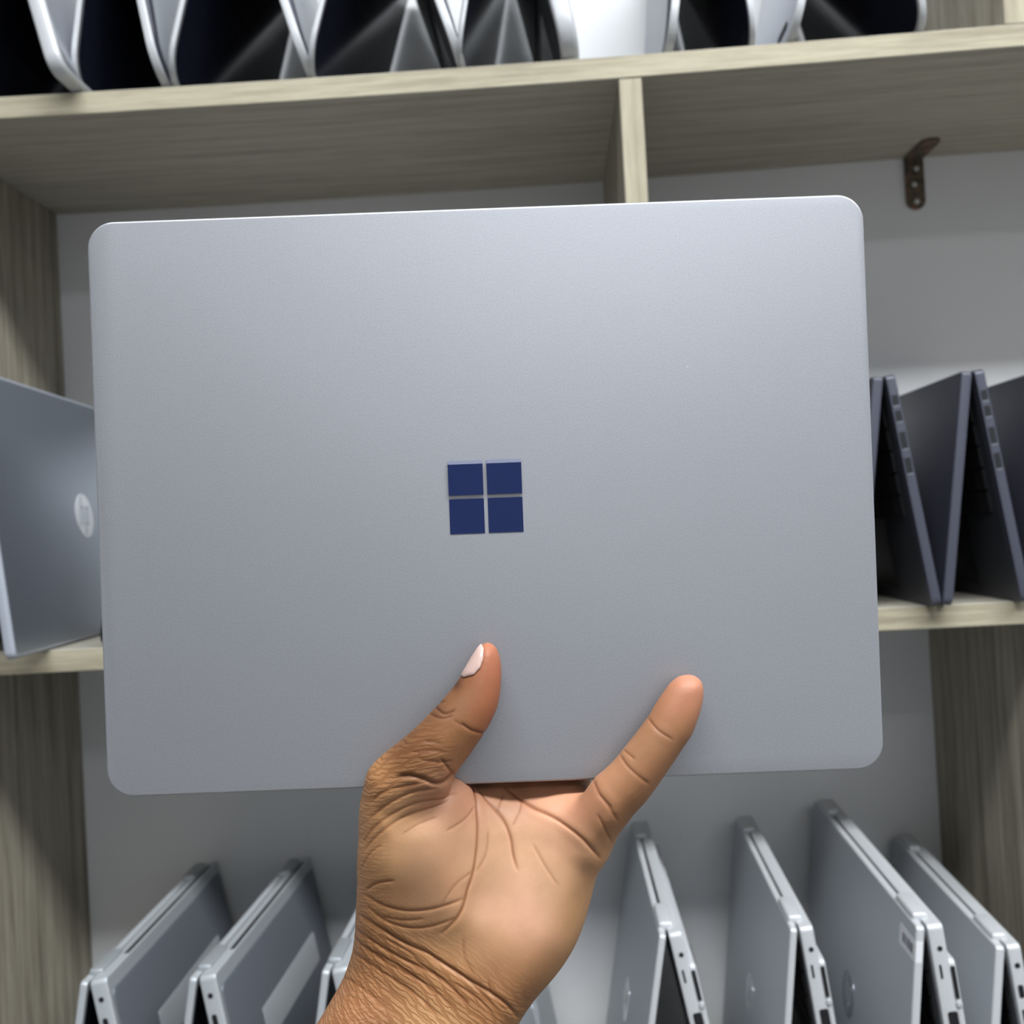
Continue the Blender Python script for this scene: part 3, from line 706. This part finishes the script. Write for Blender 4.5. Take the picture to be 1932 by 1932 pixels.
# ---- pigment: pale palm, browner edges, back of the thumb and forearm
sxa = co[:, 0]/(366+co[:, 2]); sya = co[:, 1]/(366+co[:, 2])
CA = (sxa*F+966-560)/.42443; CB = (-sya*F+966-1160)/.42443
PIG = [(860, 160, 190, 120, 88), (860, 260, 178, 108, 76), (840, 400, 172, 106, 72), (740, 300, 138, 92, 58), (700, 420, 140, 96, 60), (700, 560, 152, 104, 66), (560, 560, 136, 92, 56), (480, 660, 142, 98, 60), (640, 700, 160, 112, 74),
 (330, 700, 190, 138, 90), (310, 850, 204, 152, 104), (280, 1000, 200, 148, 100), (268, 1200, 198, 146, 98), (268, 1350, 200, 148, 102), (450, 850, 200, 152, 108), (620, 830, 204, 152, 118), (720, 800, 216, 158, 128), (430, 1000, 200, 154, 112), (560, 1050, 200, 156, 120), (700, 1000, 212, 164, 128),  # left edge tones lifted to make up for light missing there
 (400, 1200, 190, 144, 100), (560, 1230, 196, 150, 112), (700, 1200, 208, 158, 120), (400, 1350, 172, 126, 84), (560, 1400, 196, 148, 106), (880, 850, 200, 148, 112), (1000, 800, 206, 148, 112), (1150, 830, 226, 166, 132), (1270, 850, 220, 158, 126),
 (900, 1000, 220, 172, 134), (1050, 1000, 226, 178, 140), (1200, 1000, 224, 172, 136), (1330, 1020, 196, 146, 106), (860, 1150, 222, 174, 134), (1000, 1200, 232, 182, 148), (1150, 1200, 226, 178, 138), (1270, 1200, 186, 140, 98),
 (900, 1330, 228, 178, 144), (1050, 1380, 230, 178, 148), (1200, 1350, 192, 146, 102), (850, 1480, 212, 162, 118), (1000, 1520, 212, 158, 118), (1120, 1550, 168, 124, 82), (1000, 1650, 176, 126, 84), (880, 1600, 190, 140, 98), (1040, 1690, 140, 98, 60),
 (700, 1450, 192, 146, 104), (560, 1520, 186, 136, 90), (400, 1500, 190, 140, 94), (270, 1550, 196, 144, 96), (700, 1650, 196, 144, 96), (850, 1730, 190, 138, 92), (500, 1700, 194, 144, 98), (300, 1700, 200, 146, 102), (160, 1750, 206, 150, 106), (600, 1800, 214, 166, 116), (900, 1810, 172, 124, 80),
 (400, 1950, 156, 110, 70), (0, 2300, 130, 88, 54), (300, 2600, 140, 96, 60), (-200, 3000, 130, 88, 54),
 (1750, 300, 206, 142, 112), (1700, 400, 196, 132, 100), (1620, 420, 182, 128, 90), (1640, 560, 176, 128, 92), (1520, 620, 184, 134, 98), (1600, 700, 158, 110, 74), (1420, 720, 196, 142, 104), (1480, 830, 168, 118, 80), (1370, 800, 206, 150, 112), (1400, 950, 172, 126, 84), (1500, 880, 140, 96, 60), (1720, 560, 148, 104, 68)]
PG = .69
num = np.zeros((nv, 3)); den = np.zeros(nv)
for (cx, cy, r, g, b) in PIG:
    w_ = np.exp(-((CA-cx)**2+(CB-cy)**2)/(2*72.**2))+1e-6/(1+((CA-cx)**2+(CB-cy)**2)/1e5)
    num += w_[:, None]*np.array(srgb(r, g, b)[:3])*PG; den += w_
colr = num/den[:, None]
dors = np.array(srgb(98, 64, 40)[:3])           # back of the hand, turned away from the lens
k = np.clip((no[:, 2]-.10)/.6, 0, 1)[:, None]; colr = colr*(1-k)+dors*k
cm = np.zeros(nv); cm[fi] = crs
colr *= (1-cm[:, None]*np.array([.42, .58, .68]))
# dark knuckle skin beside the thumbnail
kn = np.exp(-((CA-708)**2/26**2+(CB-306)**2/30**2)/1.0)*.75+np.exp(-((CA-625)**2+(CB-420)**2)/40**2)*.35
colr *= (1-kn[:, None]*np.array([.8, .85, .9]))
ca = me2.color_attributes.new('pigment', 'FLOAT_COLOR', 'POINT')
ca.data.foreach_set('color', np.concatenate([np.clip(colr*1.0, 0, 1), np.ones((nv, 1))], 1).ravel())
# where the fine crinkles are: wrist and forearm, and outer side of the thumb
wr = 1/(1+np.exp(-((CB-1330)-(CA-300)*.55)/60))
tw = np.clip(1-np.sqrt(((CA-420)/330)**2+((CB-640)/260)**2), 0, 1)*1.6
tw += np.clip(1-(CA-285)/160, 0, 1)*(CB > 650)*.6
wa = me2.color_attributes.new('crinkle', 'FLOAT_COLOR', 'POINT')
wr = wr*np.clip(1-(CB-2000)/500, .12, 1); tw = tw*(CB < 1900)
wa.data.foreach_set('color', np.stack([np.clip(wr, 0, 1), np.clip(tw, 0, 1), np.zeros(nv), np.ones(nv)], 1).ravel())
skin, nt, p_ = mat('skin', rough=.50, spec=.35)
p_.inputs['Subsurface Weight'].default_value = .10
p_.inputs['Subsurface Radius'].default_value = (1.0, .35, .18); p_.inputs['Subsurface Scale'].default_value = .003
vc = N(nt, 'ShaderNodeVertexColor', layer_name='pigment'); vw = N(nt, 'ShaderNodeVertexColor', layer_name='crinkle')
sp = N(nt, 'ShaderNodeSeparateColor'); nt.links.new(vw.outputs[0], sp.inputs[0])
tc = N(nt, 'ShaderNodeTexCoord')
def crinkle(rot, period, dist, seed):
    m1 = N(nt, 'ShaderNodeMapping'); m1.inputs['Rotation'].default_value = (0, 0, rot); m1.inputs['Location'].default_value = (seed, seed*.7, 0)
    nt.links.new(tc.outputs['Object'], m1.inputs['Vector'])
    n = N(nt, 'ShaderNodeTexWave', Scale=2*math.pi/(20*period), Distortion=dist, Detail=2.0)
    n.inputs['Detail Scale'].default_value = 1.1; n.inputs['Detail Roughness'].default_value = .55
    nt.links.new(m1.outputs[0], n.inputs['Vector'])
    m = N(nt, 'ShaderNodeMapRange', interpolation_type='SMOOTHSTEP'); m.inputs['From Max'].default_value = .55; nt.links.new(n.outputs['Fac'], m.inputs[0])
    return m.outputs[0]
def both(a, b):
    m = N(nt, 'ShaderNodeMath', operation='MINIMUM'); nt.links.new(a, m.inputs[0]); nt.links.new(b, m.inputs[1]); return m.outputs[0]
cw = both(crinkle(math.radians(-56), .0016, 5.0, 0.), crinkle(math.radians(-38), .0034, 7.0, .31))
ct = both(crinkle(math.radians(-100), .0015, 5.0, .1), crinkle(math.radians(-122), .0036, 7.0, .5))
def mul(a, b):
    m = N(nt, 'ShaderNodeMath', operation='MULTIPLY'); nt.links.new(a, m.inputs[0])
    if isinstance(b, float): m.inputs[1].default_value = b
    else: nt.links.new(b, m.inputs[1])
    return m.outputs[0]
def addn(a, b):
    m = N(nt, 'ShaderNodeMath', operation='ADD'); nt.links.new(a, m.inputs[0]); nt.links.new(b, m.inputs[1]); return m.outputs[0]
fine = N(nt, 'ShaderNodeTexNoise', Scale=1400.0, Detail=2.0); nt.links.new(tc.outputs['Object'], fine.inputs['Vector'])
hgt = addn(addn(mul(cw, sp.outputs[0]), mul(ct, sp.outputs[1])), mul(fine.outputs['Fac'], .25))
bp = N(nt, 'ShaderNodeBump', Strength=.45, Distance=.00022); nt.links.new(hgt, bp.inputs['Height']); nt.links.new(bp.outputs[0], p_.inputs['Normal'])
# the fine valleys are tinted darker
def inv(a):
    m = N(nt, 'ShaderNodeMath', operation='SUBTRACT'); m.inputs[0].default_value = 1.0; nt.links.new(a, m.inputs[1]); return m.outputs[0]
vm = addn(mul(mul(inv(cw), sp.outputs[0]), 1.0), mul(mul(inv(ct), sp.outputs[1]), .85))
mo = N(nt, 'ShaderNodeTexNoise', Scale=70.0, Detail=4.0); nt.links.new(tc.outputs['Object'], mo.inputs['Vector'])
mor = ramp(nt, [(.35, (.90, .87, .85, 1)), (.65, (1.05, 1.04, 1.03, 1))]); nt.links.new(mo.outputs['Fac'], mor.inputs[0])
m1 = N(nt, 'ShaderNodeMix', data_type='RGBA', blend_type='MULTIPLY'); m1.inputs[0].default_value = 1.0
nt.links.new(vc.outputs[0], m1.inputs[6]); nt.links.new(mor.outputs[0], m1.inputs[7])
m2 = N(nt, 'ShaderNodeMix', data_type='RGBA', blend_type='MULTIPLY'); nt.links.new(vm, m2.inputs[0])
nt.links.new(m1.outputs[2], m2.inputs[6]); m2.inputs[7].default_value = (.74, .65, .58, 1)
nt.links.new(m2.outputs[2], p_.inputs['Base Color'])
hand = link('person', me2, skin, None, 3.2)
hand.matrix_world = Matrix(((CR.x, CU.x, CF.x, CAM.x+CF.x*D0), (CR.y, CU.y, CF.y, CAM.y+CF.y*D0), (CR.z, CU.z, CF.z, CAM.z+CF.z*D0), (0, 0, 0, 1)))
tag(hand, 'person reaching in from below, bare left hand gripping the silver laptop, thumb in front', 'person')
# thumbnail: a curved plate on the outer side of the thumb tip, following the skin
from mathutils.bvhtree import BVHTree
bvh = BVHTree.FromPolygons([tuple(v) for v in (co*.001).tolist()], [tuple(p.vertices) for p in me2.polygons])
def plate(name, uv, cen, ax, bx, lift, m, nu=12, nv_=14, dome=.0003):
    """a plate laid on the skin seen from the lens side; cen, ax, bx in picture units"""
    bm = bmesh.new(); g = []
    eye = Vector((0, 0, -D0))
    for i in range(nu+1):
        row = []
        for j in range(nv_+1):
            u = -1+2*i/nu; v = -1+2*j/nv_
            sq = uv(u, v)
            cx = cen[0]+ax[0]*sq[0]+bx[0]*sq[1]; cy = cen[1]+ax[1]*sq[0]+bx[1]*sq[1]
            dv = Vector(((560+cx*.42443-966)/F, -(1160+cy*.42443-966)/F, 1.0)).normalized()
            h, n, fi_, ds = bvh.ray_cast(eye, dv)
            row.append((h, n, u, v))
        g.append(row)
    # misses near the rim: reuse the nearest hit
    top = {}
    for i in range(nu+1):
        for j in range(nv_+1):
            h, n, u, v = g[i][j]
            if h is None: continue
            rim = max(abs(u), abs(v)); l = lift*(1-rim**4)+.00003+dome*(1-u*u)*(1-v*v)
            top[i, j] = bm.verts.new(h+n.normalized()*l)
    for i in range(nu):
        for j in range(nv_):
            ks = [(i, j), (i+1, j), (i+1, j+1), (i, j+1)]
            if all(k in top for k in ks): bm.faces.new([top[k] for k in ks])
    me_ = finish(bm, name); o = link(name, me_, m, hand, 3.0)
    s = o.modifiers.new('thick', 'SOLIDIFY'); s.thickness = .0004; s.offset = -1
    return o
nail_m, ntn, pn = mat('fingernail', (.50, .345, .30, 1), .30, 0, .5)
NL = [(733, 272), (750, 236), (776, 188), (800, 152), (821, 131)]; NR = [(741, 277), (788, 265), (814, 236), (826, 200), (829, 150)]
def nail_uv(u, v):
    t = (v+1)/2*4; i = min(int(t), 3); f = t-i
    l = [NL[i][k]*(1-f)+NL[i+1][k]*f for k in (0, 1)]; r = [NR[i][k]*(1-f)+NR[i+1][k]*f for k in (0, 1)]
    s_ = .05+.95*(u+1)/2
    return (l[0]*(1-s_)+r[0]*s_, l[1]*(1-s_)+r[1]*s_)
plate('thumbnail', nail_uv, (0, 0), (1, 0), (0, 1), .00045, nail_m, 14, 20)
